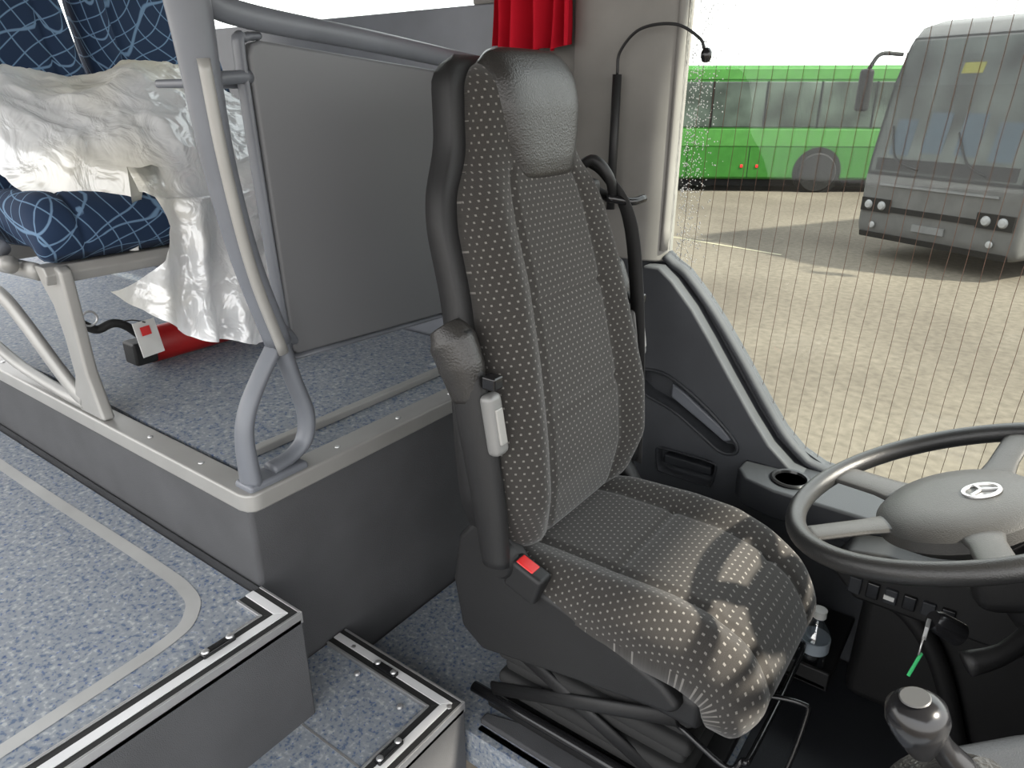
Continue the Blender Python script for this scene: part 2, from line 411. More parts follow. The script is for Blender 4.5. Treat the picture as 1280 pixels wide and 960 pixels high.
led = prism('window_ledge', [(-.47, 1.70), (-.47, 1.60), (-.44, 1.56), (-.36, 1.54), (.3, 1.54), (1.2, 1.54), (1.2, 1.73), (-.47, 1.73)], 'z', .415, .493, M_dkgrey, g, 0)
cc = lathe('cc', [(.035, -.06), (.038, .1)], M_gloss, None, (-.345, 1.615, .465), seg=32)
cut(led, [cc]); bev(led, .008, 3)
lathe('cup_holder_rim', [(.036, -.004), (.046, -.003), (.048, .004), (.044, .007), (.038, .006), (.036, 0)], M_gloss, g, (-.345, 1.615, .493))
lathe('cup_holder_well', [(0, -.055), (.037, -.055), (.0375, 0)], M_black, g, (-.345, 1.615, .493))
w = grp('window_1')
gp = sill[::-1] + [(-.75, 2.0), (1.2, 2.0)]
prism('glass_pane', gp, 'y', 1.735, 1.739, M_glass, w, 0)
vv = []; ff = []
def sz(x):
    xs = [p[0] for p in sill]; zs = [p[1] for p in sill]; return float(np.interp(x, xs, zs))
for i in range(40):
    x = -.73 + i * .033; hw = .0006; z0 = sz(x); k0 = len(vv)
    nseg = 40
    for j in range(nseg + 1):
        z = z0 + (2.0 - z0) * j / nseg; dx = .0007 * math.sin(z * 37 + i * 1.7) + .03 * (z - 1)
        vv += [(x + dx - hw, 1.733, z), (x + dx + hw, 1.733, z)]
        if j: b0 = k0 + 2 * j; ff.append((b0 - 2, b0 - 1, b0 + 1, b0))
addmesh('heater_wires', vv, ff, M_wire, w)
vv = []; ff = []
for i in range(1100):
    z = .96 + random.random() * .75; x = -.75 + abs(random.gauss(0, .035)) + .002; r = random.uniform(.0007, .0019); k0 = len(vv)
    for k in range(6): vv.append((x + r * math.cos(k * 1.047), 1.7345, z + r * 1.3 * math.sin(k * 1.047)))
    vv.append((x, 1.7325, z))
    for k in range(6): ff.append((k0 + k, k0 + (k + 1) % 6, k0 + 6))
addmesh('dew_drops', vv, ff, M_silver, w, True)
w = grp('window_2')
box('glass_pane', (-4.5, 1.765, 1.60), (-1.42, 1.77, 2.0), M_glass, w, 0)
box('ceiling', (-4.5, -.8, 2.155), (1.05, 1.80, 2.19), M_pillar, None, .004)

# ================================================================ PARTITION
g = grp('partition_screen')
py = [(.895, .835), (.885, .85), (.868, 1.43), (.878, 1.452), (.90, 1.458), (1.65, 1.398), (1.665, 1.38), (1.665, .815), (1.65, .80)]
prism('padded_panel', py, 'x', -1.275, -1.245, M_panel, g, .008)
tube('panel_edge', [(-1.26, a, b) for a, b in [(.882, .835), (.868, 1.1), (.858, 1.43), (.87, 1.46), (.90, 1.466)]], 1, M_frame, g, 6, flat=(.017, .008), updir=(1, 0, 0))
tube('panel_bottom_rail', [(-1.26, .885, .828), (-1.26, 1.3, .81), (-1.26, 1.65, .795)], 1, M_frame, g, 3, flat=(.016, .007), updir=(1, 0, 0))
post = [(-1.22, .70, 1.95), (-1.22, .722, 1.72), (-1.22, .744, 1.52), (-1.22, .750, 1.40), (-1.22, .758, 1.25), (-1.22, .784, 1.07), (-1.22, .832, .885)]
tube('post', post, [1.25, 1.2, 1.1, .95, .85, .8, .8], M_frame, g, 8, flat=(.036, .034), updir=(1, 0, 0), seg=20)
tube('post_inlay', [(-1.190, .740, 1.42), (-1.190, .750, 1.25), (-1.192, .777, 1.05), (-1.192, .823, .87)], 1, M_cast, g, 8, flat=(.008, .012), updir=(1, 0, 0))
tube('foot_back', [(-1.22, .830, .90), (-1.22, .858, .79), (-1.22, .878, .71), (-1.22, .868, .65), (-1.22, .83, .622), (-1.22, .77, .612)], [.9, .8, .85, .8, .7, .7], M_frame, g, 8, flat=(.030, .020), updir=(1, 0, 0))
tube('foot_front', [(-1.22, .822, .88), (-1.22, .775, .82), (-1.22, .737, .76), (-1.22, .722, .70), (-1.22, .722, .60)], [.75, .75, .8, .85, 1.0], M_frame, g, 8, flat=(.030, .020), updir=(1, 0, 0))
box('foot_plate', (-1.25, .70, DK), (-1.19, .85, DK + .022), M_frame, g, .008)
tube('top_rail', [(-1.22, .745, 1.58), (-1.225, .775, 1.52), (-1.235, .87, 1.495), (-1.24, 1.2, 1.468), (-1.25, 1.65, 1.425)], 1, M_frame, g, 8, flat=(.018, .022), updir=(1, 0, 0))
tube('mid_bracket', [(-1.23, .76, 1.375), (-1.245, .80, 1.39), (-1.255, .87, 1.395)], .012, M_frame, g, 5)
tube('low_bracket', [(-1.22, .835, .92), (-1.24, .86, .90), (-1.26, .90, .86)], .014, M_frame, g, 5)
box('drop_tray', (-1.40, .76, 1.375), (-1.29, 1.25, 1.39), M_frame, g, .006)

# ================================================================ PASSENGER SEATS
def cushioned(name, y0, y1, par):
    yc = (y0 + y1) / 2; hw = (y1 - y0) / 2
    padded(name + '_cushion', [(-2.36, 1.04, 0, 1, hw, .085, .012), (-2.1, 1.05, 0, 1, hw, .09, .012), (-1.93, 1.06, .1, 1, hw, .09, .01), (-1.88, 1.04, .8, 1, hw, .07, .008), (-1.875, .99, 1, .3, hw, .04, .003)], yc, M_blue, par, 40, thb=.05)
    padded(name + '_back', [(-2.35, 1.05, 1, .1, hw, .06, .02), (-2.42, 1.3, 1, .2, hw, .06, .02), (-2.52, 1.6, 1, .25, hw * .98, .06, .02), (-2.58, 1.78, 1, .25, hw * .9, .06, .02), (-2.61, 1.86, 1, .25, hw * .75, .04, .0)], yc, M_blue, par, 50, thb=.06)
ps = grp('passenger_seat_pair')
cushioned('aisle_seat', .665, 1.115, ps)
cushioned('window_seat', 1.135, 1.585, ps)
prism('seat_rail', [(-1.90, .945), (-1.87, .94), (-1.86, .965), (-1.87, .985), (-1.92, .985)], 'y', .665, 1.58, M_cast, ps, .004)
prism('seat_rail_rear', [(-2.30, .945), (-2.26, .94), (-2.25, .985), (-2.30, .985)], 'y', .665, 1.58, M_cast, ps, .004)
leg = [(-1.985, .96), (-1.86, .985), (-1.84, .975), (-1.835, .86), (-1.83, .72), (-1.80, .62), (-1.79, .596), (-1.92, .596), (-1.935, .63), (-1.90, .70), (-1.905, .80), (-1.925, .88), (-1.96, .925)]
prism('front_leg', leg, 'y', .686, .718, M_cast, ps, .008)
arch = [(-2.5, .70, .86), (-2.30, .70, .84), (-2.18, .70, .78), (-2.06, .70, .70), (-1.96, .70, .64), (-1.90, .70, .62)]
tube('leg_brace', arch, 1, M_cast, ps, 6, flat=(.016, .026), updir=(0, 1, 0))
tube('leg_brace_low', [(-2.5, .70, .67), (-2.3, .70, .63), (-2.05, .70, .612), (-1.9, .70, .61)], 1, M_cast, ps, 6, flat=(.016, .014), updir=(0, 1, 0))
tube('side_bar', [(-2.5, .675, .955), (-2.2, .675, .955), (-1.93, .675, .965)], 1, M_cast, ps, 4, flat=(.014, .022), updir=(0, 1, 0))
tube('armrest', [(-2.42, .63, 1.10), (-2.25, .628, 1.085), (-2.08, .628, 1.055), (-1.985, .63, 1.02)], [1, 1, 1, .8], M_frame, ps, 6, flat=(.026, .024), updir=(0, 1, 0))
tube('armrest_tip', [(-2.10, .63, 1.0), (-2.02, .63, .985), (-1.97, .635, .985)], 1, M_cast, ps, 5, flat=(.02, .022), updir=(0, 1, 0))
# ---- plastic sheet
pr = smooth_path([(-2.42, 1.38, 0), (-2.30, 1.42, 0), (-2.18, 1.41, 0), (-2.05, 1.34, 0), (-1.93, 1.26, 0), (-1.845, 1.17, 0), (-1.815, 1.02, 0), (-1.79, .90, 0), (-1.77, .80, 0)], 20)
nj = len(pr); ni = 170; vv = []; ff = []
for j, p in enumerate(pr):
    q = j / (nj - 1)
    yl = float(np.interp(q, [0, .3, .5, .62, .7, .8, .9, 1], [.64, .66, .76, .93, .95, .91, .84, .76]))
    yr = float(np.interp(q, [0, .3, .6, 1], [1.46, 1.46, 1.38, 1.33]))
    for i in range(ni):
        s = i / (ni - 1); y = yl + (yr - yl) * s
        x, z = p[0], p[1]
        if q < .6:
            z += .06 * math.sin(s * math.pi) - .04 + .025 * math.sin(s * 9 + q * 8)
            z = z - .14 * (1 - min(1, s / .12)) ** 2
        zb = float(np.interp(y, [.75, .96, 1.26, 1.4], [.93, .745, .655, .66]))
        if q > .6:
            tq = (q - .6) / .4; zt = 1.15; z = zt + (zb - zt) * tq; x = -1.83 + .07 * tq + .022 * math.sin(y * 42 + tq * 4 + 2 * math.sin(y * 13)) * (.3 + tq)
        n = noise.ridged_multi_fractal(Vector((x * 3.0, y * 3.2, z * 2.8)), .95, 2.2, 4, 1.0, 2.0)
        n2 = noise.noise(Vector((x * 9 + 4, y * 9, z * 6)))
        n3 = abs(noise.noise(Vector((x * 13 + 9, y * 13, z * 9))))
        dd = .034 * (n - 1) + .014 * n2 - .014 * n3
        if q < .62: z += dd; x += dd * .3
        else: x += abs(dd) * .9; z += dd * .3; y += n2 * .01
        z = max(z, .62)
        vv.append((x, y, z))
for j in range(nj - 1):
    for i in range(ni - 1):
        a = j * ni + i; ff.append((a, a + 1, a + ni + 1, a + ni))
addmesh('plastic_dust_sheet', vv, ff, M_sheet, None, True)
g = grp('fire_extinguisher')
lathe('cylinder', [(0, 0), (.045, .002), (.055, .015), (.055, .30), (.045, .335), (.02, .355), (.018, .38), (0, .38)], M_redd, g, (-2.14, .98, DK + .058), (R(-90), 0, 0))
tube('hose', [(-2.10, .97, .68), (-2.04, .90, .75), (-2.03, .86, .77), (-2.04, .82, .76), (-2.03, .78, .79)], .012, M_rubber, g)
tube('pull_ring', [(-2.02, .80 + .02 * math.cos(a), .80 + .02 * math.sin(a)) for a in np.linspace(0, 5.6, 8)], .003, M_silver, g, 4, True)
box('valve', (-2.14, .92, .61), (-2.07, .99, .68), M_black, g, .008)
box('inspection_label', (-1.965, .885, .675), (-1.962, .955, .775), M_white, g, .001, (0, R(-12), R(10)))
box('label_print', (-1.9615, .90, .735), (-1.9605, .93, .76), M_red, g, 0, (0, R(-12), R(10)))
tube('label_string', [(-1.965, .92, .77), (-2.0, .90, .775), (-2.04, .88, .765)], .002, M_rubber, g, 3)

# ================================================================ CURTAIN
vv = []; ff = []
nx_, nz_ = 90, 16
for i in range(nx_):
    s = i / (nx_ - 1)
    for j in range(nz_):
        t = j / (nz_ - 1); z = 1.485 + .56 * t
        amp = .030 * (1 - .3 * t)
        vv.append((-1.29 + .25 * s + .01 * math.sin(z * 9), 1.655 + amp * math.sin(s * 30 + 1.2 * math.sin(s * 7)) + .010 * math.sin(s * 17 + z * 8), z - .018 * math.sin(s * 3.1) + .006 * math.sin(s * 30)))
for i in range(nx_ - 1):
    for j in range(nz_ - 1):
        a = i * nz_ + j; ff.append((a, a + 1, a + nz_ + 1, a + nz_))
addmesh('red_curtain', vv, ff, M_curt, None, True)

# ================================================================ DRIVER SEAT
YS = 1.195
ds = grp('driver_seat')
bk = [(-.755, .47, 1, .02, .20, .055, .0), (-.745, .52, 1, 0, .235, .06, .02), (-.735, .62, 1, 0, .262, .065, .035), (-.745, .74, 1, .1, .262, .065, .035), (-.77, .88, 1, .18, .240, .062, .03), (-.80, 1.02, 1, .2, .226, .06, .025), (-.835, 1.14, 1, .18, .218, .058, .018), (-.85, 1.20, 1, .12, .200, .055, .01), (-.858, 1.235, 1, .08, .172, .05, .003), (-.862, 1.27, 1, .08, .156, .048, 0), (-.868, 1.34, 1, .1, .150, .05, 0), (-.878, 1.395, 1, .15, .140, .045, 0), (-.885, 1.42, 1, .2, .115, .035, 0)]
padded('backrest', bk, YS, M_dots, ds, 90, seams=((.30, .008), (.52, .008)), thb=.04, gs=.56)
shell = [(x - .035, z + (.012 if z > 1.2 else 0), nx, nz, hw + (.02 if z > .55 else 0), .025, 0) for x, z, nx, nz, hw, th, bo in bk]
padded('back_shell', shell, YS - .008, M_black, ds, 70, thb=.055, pw=6)
hr = [(-.852, 1.195, 1, .12, .098, .058, 0), (-.856, 1.24, 1, .08, .110, .064, 0), (-.862, 1.29, 1, .05, .126, .066, 0), (-.868, 1.34, 1, .1, .138, .068, 0), (-.876, 1.385, 1, .2, .138, .064, 0), (-.886, 1.42, 1, .5, .126, .045, 0), (-.893, 1.432, .5, 1, .10, .03, 0)]
padded('headrest_leather', hr, YS + .020, M_leather, ds, 40, thb=.02, capr=.02)
lathe('emblem', [(0, .002), (.013, .002), (.0135, .004), (.016, .004), (.017, 0)], M_silver, ds, (-.779, YS + .0, 1.13), (0, R(80), 0), seg=28)
cu = [(-.76, .40, .0, 1, .235, .075, .012), (-.66, .405, 0, 1, .245, .08, .022), (-.5, .41, .02, 1, .246, .082, .03, -.006), (-.40, .415, .05, 1, .238, .085, .03, -.016), (-.33, .412, .12, 1, .226, .085, .025, -.027), (-.275, .39, .45, 1, .216, .08, .018, -.032), (-.252, .345, 1, .6, .210, .07, .01, -.032), (-.245, .29, 1, .1, .204, .05, .0, -.030)]
padded('seat_cushion', cu, YS, M_dots, ds, 80, seams=((.24, .008), (.45, .006)), thb=.06, gs=.56)
for s, yy in ((0, .945), (1, 1.415)):
    sc_ = [(-.84, .50), (-.80, .55), (-.72, .55), (-.685, .50), (-.66, .46), (-.50, .425), (-.36, .37), (-.32, .335), (-.34, .31), (-.55, .27), (-.78, .22), (-.84, .26), (-.86, .38)]
    prism('side_cover_%d' % s, sc_, 'y', yy, yy + .045, M_black, ds, .014)
box('seat_pan', (-.80, .97, .27), (-.29, 1.40, .35), M_black, ds, .02)
for k in range(6):
    z = .06 + k * .038; e = .012 if k % 2 else 0
    box('bellows_%d' % k, (-.76 - e, 1.0 - e, z), (-.32 + e, 1.40 + e, z + .036), M_rubber, ds, .014)
box('base_plate', (-.80, .985, 0.013), (-.28, 1.42, .04), M_black, ds, .006)
for s, yy in ((0, .985), (1, 1.40)):
    tube('rail_%d' % s, [(-.84, yy, .05), (-.55, yy, .055), (-.24, yy, .055)], 1, M_gloss, ds, 2, flat=(.014, .012), updir=(0, 1, 0))
    tube('scissor_%d' % s, [(-.78, yy, .08), (-.34, yy, .27)], 1, M_black, ds, 1, flat=(.008, .018), updir=(0, 1, 0))
    tube('scissor_b%d' % s, [(-.34, yy + .006, .08), (-.78, yy + .006, .25)], 1, M_black, ds, 1, flat=(.008, .018), updir=(0, 1, 0))
tube('slide_bar', [(-.34, 1.0, .24), (-.24, 1.0, .20), (-.215, 1.01, .225), (-.205, 1.03, .235), (-.205, 1.35, .235), (-.24, 1.40, .20), (-.34, 1.40, .24)], .006, M_gloss, ds, 6)
tube('height_lever', [(-.24, 1.10, .30), (-.155, 1.12, .31), (-.14, 1.115, .285), (-.16, 1.06, .14), (-.22, 1.04, .09)], .005, M_gloss, ds, 6)
for s, yy, dy, dz in ((0, .918, -1, 0), (1, 1.478, 1, .03)):
    a = grp('armrest_%d' % s); a.parent = ds; a.location = (0, 0, dz)
    tube('arm_body', [(-.715, yy, .50), (-.730, yy, .62), (-.755, yy, .76), (-.785, yy, .90), (-.805, yy, .965)], [.8, .95, 1, 1, .9], M_black, a, 8, flat=(.026, .040), updir=(0, 1, 0), seg=20)
    tube('arm_pad', [(-.775, yy, .84), (-.792, yy, .90), (-.812, yy, .945), (-.83, yy, .97)], [.8, 1.1, 1.15, .8], M_leather, a, 8, flat=(.034, .044), updir=(0, 1, 0), seg=20)
    box('arm_lever', (-.732, yy - .020, .745), (-.702, yy + .020, .865), M_lever, a, .012, (0, R(-10), 0))
    box('arm_lever_groove', (-.707, yy - .010, .77), (-.698, yy + .010, .84), M_cast, a, .003, (0, R(-10), 0))
    box('arm_slot', (-.735, yy - .014, .875), (-.705, yy + .014, .90), M_gloss, a, .004)
    lathe('arm_pivot', [(0, 0), (.034, 0), (.04, .006), (.04, .03), (0, .03)], M_black, a, (-.72, yy - (.0 if dy < 0 else .03), .50), (R(90) * (-1), 0, 0))
bq = grp('buckle'); bq.parent = ds
box('buckle_body', (-.70, .925, .435), (-.62, .968, .505), M_black, bq, .01, (0, R(18), 0))
box('buckle_button', (-.680, .932, .498), (-.638, .960, .508), M_red, bq, .003, (0, R(18), 0))
def ribbon(name, pts, wv, width, mat, par):
    P = smooth_path(pts, 8); vv = []; ff = []
    for i, p in enumerate(P):
        wvv = np.array(wv) / np.linalg.norm(wv) * width / 2
        vv += [tuple(p + wvv), tuple(p - wvv)]
        if i: ff.append((2 * i - 2, 2 * i - 1, 2 * i + 1, 2 * i))
    o = addmesh(name, vv, ff, mat, par, True); m = o.modifiers.new('s', 'SOLIDIFY'); m.thickness = .002; return o
ribbon('belt_strap', [(-.835, 1.40, 1.225), (-.78, 1.41, 1.195), (-.735, 1.435, 1.11), (-.715, 1.455, .95), (-.70, 1.462, .75), (-.69, 1.465, .50)], (1, -.35, 0), .045, M_strap, ds)
tube('belt_guide', [(-.86, 1.37, 1.19), (-.80, 1.372, 1.235), (-.765, 1.385, 1.205), (-.77, 1.42, 1.16), (-.80, 1.45, 1.15), (-.86, 1.44, 1.18)], .011, M_black, ds, 6)
box('belt_anchor', (-.86, 1.36, 1.11), (-.81, 1.44, 1.19), M_black, ds, .012)
tube('belt_clip', [(-.775, 1.40, 1.155), (-.735, 1.44, 1.145), (-.72, 1.475, 1.15)], .009, M_gloss, ds, 4)

# ================================================================ MICROPHONE
g = grp('gooseneck_microphone')
tube('stalk', [(-.90, 1.65, 1.09), (-.90, 1.65, 1.41)], .011, M_black, g, 1)
tube('mount', [(-.90, 1.675, 1.12), (-.90, 1.65, 1.12)], .016, M_black, g, 1)
tube('gooseneck', [(-.90, 1.65, 1.41), (-.895, 1.65, 1.46), (-.84, 1.64, 1.505), (-.75, 1.63, 1.51), (-.69, 1.63, 1.48), (-.675, 1.63, 1.455)], .0035, M_black, g, 10)
lathe('capsule', [(0, -.016), (.008, -.014), (.012, -.004), (.012, .006), (.007, .014), (0, .016)], M_gloss, g, (-.67, 1.63, 1.445), seg=20)

# ================================================================ STEERING WHEEL
a = R(24)
sw = grp('steering_wheel', (.002, 1.25, .757), (0, -a, 0))
RW = .266
tube('rim', [(RW * math.cos(t), RW * math.sin(t), 0) for t in np.linspace(0, 2 * math.pi, 72, endpoint=False)], .0175, M_wheel, sw, 1, True, seg=20)
prof = [(0, .012), (.06, .010), (.110, .002), (.128, -.012), (.130, -.03), (.10, -.055), (0, -.06)]
lathe('airbag_pad', prof, M_hub, sw, (-.012, 0, -.010), sc=(.98, 1.06, 1), seg=48)
lathe('emblem', [(.0225, .0), (.0235, .003), (.028, .003), (.029, 0)], M_silver, sw, (.025, 0, .001), seg=36)
for k in range(3):
    t = k * 2.094
    o = box('emblem_ray_%d' % k, (-.0018, -.012, 0), (.0018, .012, .003), M_silver, sw, 0)
    o.location = (.025 + .012 * math.cos(t), .012 * math.sin(t), .0035); o.rotation_euler = (0, 0, t - R(90))
for k, ang in enumerate((180 - 30, 180 + 30, 75, -75)):
    t = R(ang); wdt = .034 if k < 2 else .028
    tube('spoke_%d' % k, [(.09 * math.cos(t), .09 * math.sin(t), -.028), (.16 * math.cos(t), .16 * math.sin(t), -.016), (.258 * math.cos(t), .258 * math.sin(t), -.002)], [1.25, .9, .9], M_hub, sw, 6, flat=(.008, wdt), updir=(0, 0, 1))
tube('column', [(.02, 0, -.05), (.06, 0, -.16), (.16, 0, -.40)], [.055, .06, .07], M_black, sw, 3, seg=24)
box('column_shroud', (-.02, -.07, -.19), (.14, .07, -.075), M_black, sw, .03)
tube('indicator_stalk', [(.03, .06, -.10), (.0, .15, -.085), (-.01, .20, -.07)], [.010, .009, .012], M_black, sw, 4)
tube('retarder_stalk', [(.07, -.06, -.20), (.02, -.12, -.215), (-.03, -.15, -.22)], [.016, .015, .020], M_black, sw, 4)
g = grp('ignition_keys')
lathe('ignition_lock', [(0, .02), (.014, .02), (.018, .012), (.02, -.03), (0, -.03)], M_gloss, g, (.022, 1.12, .585), (R(60), 0, R(-60)))
box('key', (.0, 1.085, .57), (.006, 1.11, .595), M_silver, g, .001)
tube('key_ring', [(.002, 1.085 + .016 * math.cos(t), .56 + .016 * math.sin(t)) for t in np.linspace(0, 5.6, 9)], .0014, M_silver, g, 3, True)
box('green_tag', (-.002, 1.072, .505), (.003, 1.077, .55), M_green, g, .001, (R(-15), R(12), 0))

# ================================================================ DASHBOARD
g = grp('dashboard')
box('lower_console', (-.13, 1.53, .009), (.9, 1.65, .405), M_black, g, .03)
prism('switch_shelf', [(-.20, .40), (-.17, .455), (-.1, .47), (.9, .47), (.9, .34), (-.14, .34)], 'y', 1.45, 1.54, M_black, g, .012)
for i in range(6):
    box('switch_%d' % i, (-.155 + i * .035, 1.442, .36 + .002 * i), (-.13 + i * .035, 1.456, .40), M_gloss if i % 2 else M_dkgrey, g, .003)
box('switch_mark', (-.085, 1.440, .375), (-.065, 1.443, .385), M_white, g, 0)
prism('instrument_binnacle', [(.13, .60), (.19, .80), (.36, .86), (.9, .86), (.9, .3), (.40, .3), (.33, .5)], 'y', .90, 1.65, M_dkgrey, g, .02)
for i in range(4):
    box('rocker_%d' % i, (.142, 1.42 + i * .05, .665), (.16, 1.46 + i * .05, .70), M_gloss, g, .003, (0, R(16), 0))
    box('rocker_mark_%d' % i, (.138, 1.43 + i * .05, .68), (.142, 1.445 + i * .05, .685), M_white, g, 0, (0, R(16), 0))
box('under_dash', (.34, .95, .009), (.9, 1.53, .32), M_black, g, .02)
tube('side_arch', [(.12, 1.51, .02), (.05, 1.51, .2), (-.02, 1.51, .30), (-.10, 1.51, .345)], .02, M_black, g, 6)
g = grp('gear_console')
prism('console_body', [(.02, .52), (.5, .48), (.9, .48), (.9, .82), (.12, .80), (.03, .70)], 'z', -.20, .735, M_dkgrey, g, .03)
lathe('boot', [(.075, 0), (.07, .012), (.055, .02), (.04, .045), (.022, .06), (.014, .07), (0, .07)], M_leather, g, (.075, .62, .73))
g = grp('gear_lever')
tube('shaft', [(.06, .615, .79), (.037, .606, .815), (.024, .60, .838)], [.014, .011, .011], M_gloss, g, 4)
lathe('knob', [(0, -.038), (.010, -.037), (.015, -.028), (.022, -.012), (.0265, .004), (.025, .016), (.017, .024), (.008, .0265), (0, .027)], M_gloss, g, (.014, .597, .839), (R(5), R(-15), 0), seg=36)
lathe('knob_cap', [(0, .001), (.012, .001), (.013, 0)], plain('cap_grey', (.05, .05, .05), .4), g, (.007, .5945, .8655), (R(5), R(-15), 0), seg=24)
g = grp('water_bottle')
M_bot = glass_mat('bottle_plastic', (.86, .88, .90), .30)
lathe('bottle', [(0, 0), (.030, .0), (.033, .01), (.031, .03), (.033, .045), (.031, .06), (.033, .075), (.030, .095), (.016, .118), (.013, .125), (.013, .14)], M_bot, g, (-.195, 1.42, .151), seg=28)
lathe('cap', [(0, .018), (.015, .018), (.015, 0), (0, 0)], M_white, g, (-.195, 1.42, .287), seg=20)
lathe('label', [(.0335, .05), (.0335, .08)], plain('bottle_label', (.35, .4, .45), .5), g, (-.195, 1.42, .151), seg=28)
g = grp('bottle_holder')
box('holder_shelf', (-.27, 1.375, .13), (-.145, 1.65, .15), M_black, g, .006)
box('holder_lip', (-.27, 1.375, .13), (-.145, 1.385, .18), M_black, g, .004)

# ================================================================ OUTSIDE
m, nt, b = newmat('asphalt'); b.inputs['Roughness'].default_value = .95; b.inputs['Specular IOR Level'].default_value = .1
tc = N(nt, 'ShaderNodeTexCoord'); n1 = N(nt, 'ShaderNodeTexNoise'); n1.inputs['Scale'].default_value = .35; n1.inputs['Detail'].default_value = 6
n2 = N(nt, 'ShaderNodeTexNoise'); n2.inputs['Scale'].default_value = 12; n2.inputs['Detail'].default_value = 8
L(nt, tc.outputs['Object'], n1.inputs['Vector']); L(nt, tc.outputs['Object'], n2.inputs['Vector'])
r1 = ramp(nt, n1.outputs['Fac'], [(.35, (.078, .067, .054)), (.65, (.118, .103, .082))]); r2 = ramp(nt, n2.outputs['Fac'], [(.3, (.75, .75, .75)), (.7, (1.12, 1.12, 1.12))])
mx = N(nt, 'ShaderNodeMix', data_type='RGBA', blend_type='MULTIPLY'); mx.inputs[0].default_value = 1
L(nt, r1.outputs[0], mx.inputs[6]); L(nt, r2.outputs[0], mx.inputs[7]); L(nt, mx.outputs[2], b.inputs['Base Color'])
addmesh('ground', [(-80, -20, -1), (80, -20, -1), (80, 120, -1), (-80, 120, -1)], [(0, 1, 2, 3)], m)
addmesh('parking_line', [(-5.6, 12.1, -.995), (-3.2, 11.6, -.995), (-3.2, 11.68, -.995), (-5.6, 12.18, -.995)], [(0, 1, 2, 3)], plain('road_paint', (.2, .18, .12), .8))
M_busg = plain('bus_green', (.026, .110, .017), .5, spec=.15)
M_busg2 = plain('bus_green_light', (.045, .15, .030), .5, spec=.15)
M_busgl = plain('bus_glass', (.040, .052, .042), .35, var=.9, vscale=1.1, spec=.25)  # strong tone variation paints reflections into the bus window colour
M_tyre = plain('tyre', (.015, .015, .015), .8, spec=.1)
M_coach = plain('coach_silver_grey', (.066, .065, .063), .5, .0, spec=.2)
M_cgl = plain('coach_glass', (.030, .034, .031), .2, var=.9, vscale=1.6, spec=.12)  # patchy dark colour, with the glass reflections painted in
M_lamp = plain('lamp_glass', (.2, .2, .2), .2)
M_rimg = plain('bus_rim', (.10, .10, .10), .5, spec=.2)
M_eblk = plain('exterior_black', (.008, .008, .008), .6, spec=.1)
M_reflc = plain('painted_reflection_grey', (.034, .046, .056), .8, spec=.1)  # tone of the reflected shapes painted onto the coach windscreen
def wheel(name, par, loc):
    e = grp(name); e.parent = par; e.location = loc; e.rotation_euler = (R(90), 0, 0)
    lathe('tyre', [(.28, -.14), (.46, -.14), (.5, -.10), (.5, .10), (.46, .14), (.28, .14)], M_tyre, e, seg=40)
    lathe('rim', [(0, .10), (.08, .10), (.09, .02), (.2, .0), (.26, .10), (.285, .13), (.285, -.1), (0, -.1)], M_rimg, e, seg=40)
    for k in range(8): lathe('nut%d' % k, [(0, .03), (.02, .03), (.02, 0)], M_rimg, e, (.14 * math.cos(k * .785), .14 * math.sin(k * .785), .03), seg=8)
gb = grp('green_bus', (-3.9, 21.0, -1), (0, 0, math.atan2(2.5, 3.9)))
body = [(0, .32), (2.5, .32), (2.5, 2.95), (2.4, 3.1), (.1, 3.1), (0, 2.95)]
prism('body', body, 'x', -11, 2.0, M_busg, gb, .08)
box('window_band', (-10.8, -.015, 1.62), (1.8, .05, 2.72), M_busgl, gb, .03)
box('roof_band', (-10.9, -.012, 2.76), (1.9, .05, 3.02), M_busg2, gb, .02)
box('waist_band', (-10.9, -.012, 1.15), (1.9, .05, 1.58), M_busg2, gb, .02)
for i in range(9): box('window_bar_%d' % i, (-9.6 + i * 1.35, -.022, 1.62), (-9.55 + i * 1.35, 0, 2.72), M_eblk, gb, 0)
for i in range(7): box('skirt_joint_%d' % i, (-9.5 + i * 1.6, -.004, .36), (-9.485 + i * 1.6, 0.0, 1.3), M_eblk, gb, 0)
for x in (-1.3, -8.0):
    lathe('arch_%d' % int(-x), [(0, .03), (.62, .03), (.62, 0)], M_eblk, gb, (x, .02, .52), (R(90), 0, 0), seg=40)
    wheel('wheel', gb, (x, .09, .5))
for x in (-2.9, -3.3, -5.2): box('marker_%d' % int(-x * 10), (x, -.02, .62), (x + .07, 0, .70), M_red, gb, .01)
box('chassis', (-10.5, .1, .15), (1.5, 2.3, .35), M_eblk, gb, .01)
ch = grp('grey_coach', (-2.35, 12.6, -1), (0, 0, math.atan2(-1.15, 2.2)))
sec = [(0, .28), (-.05, .5), (-.06, 1.1), (-.02, 1.5), (.18, 2.5), (.40, 3.1), (.60, 3.32), (1.0, 3.42), (12, 3.42), (12, .3)]
prism('body', sec, 'x', 0, 2.5, M_coach, ch, .12)
def frontpanel(name, x0, x1, z0, z1, mat, off=.02, t=.03):
    zs = np.linspace(z0, z1, 10); ys = [float(np.interp(z, [.28, .5, 1.1, 1.5, 2.5, 3.1, 3.32], [0, -.05, -.06, -.02, .18, .40, .60])) for z in zs]
    P = [(y - off, z) for y, z in zip(ys, zs)] + [(y + t, z) for y, z in zip(ys[::-1], zs[::-1])]
    return prism(name, P, 'x', x0, x1, mat, ch, 0)
frontpanel('windscreen', .12, 2.38, 1.30, 3.12, M_cgl)
frontpanel('windscreen_seal', .07, 2.43, 1.25, 3.17, M_eblk, .012)
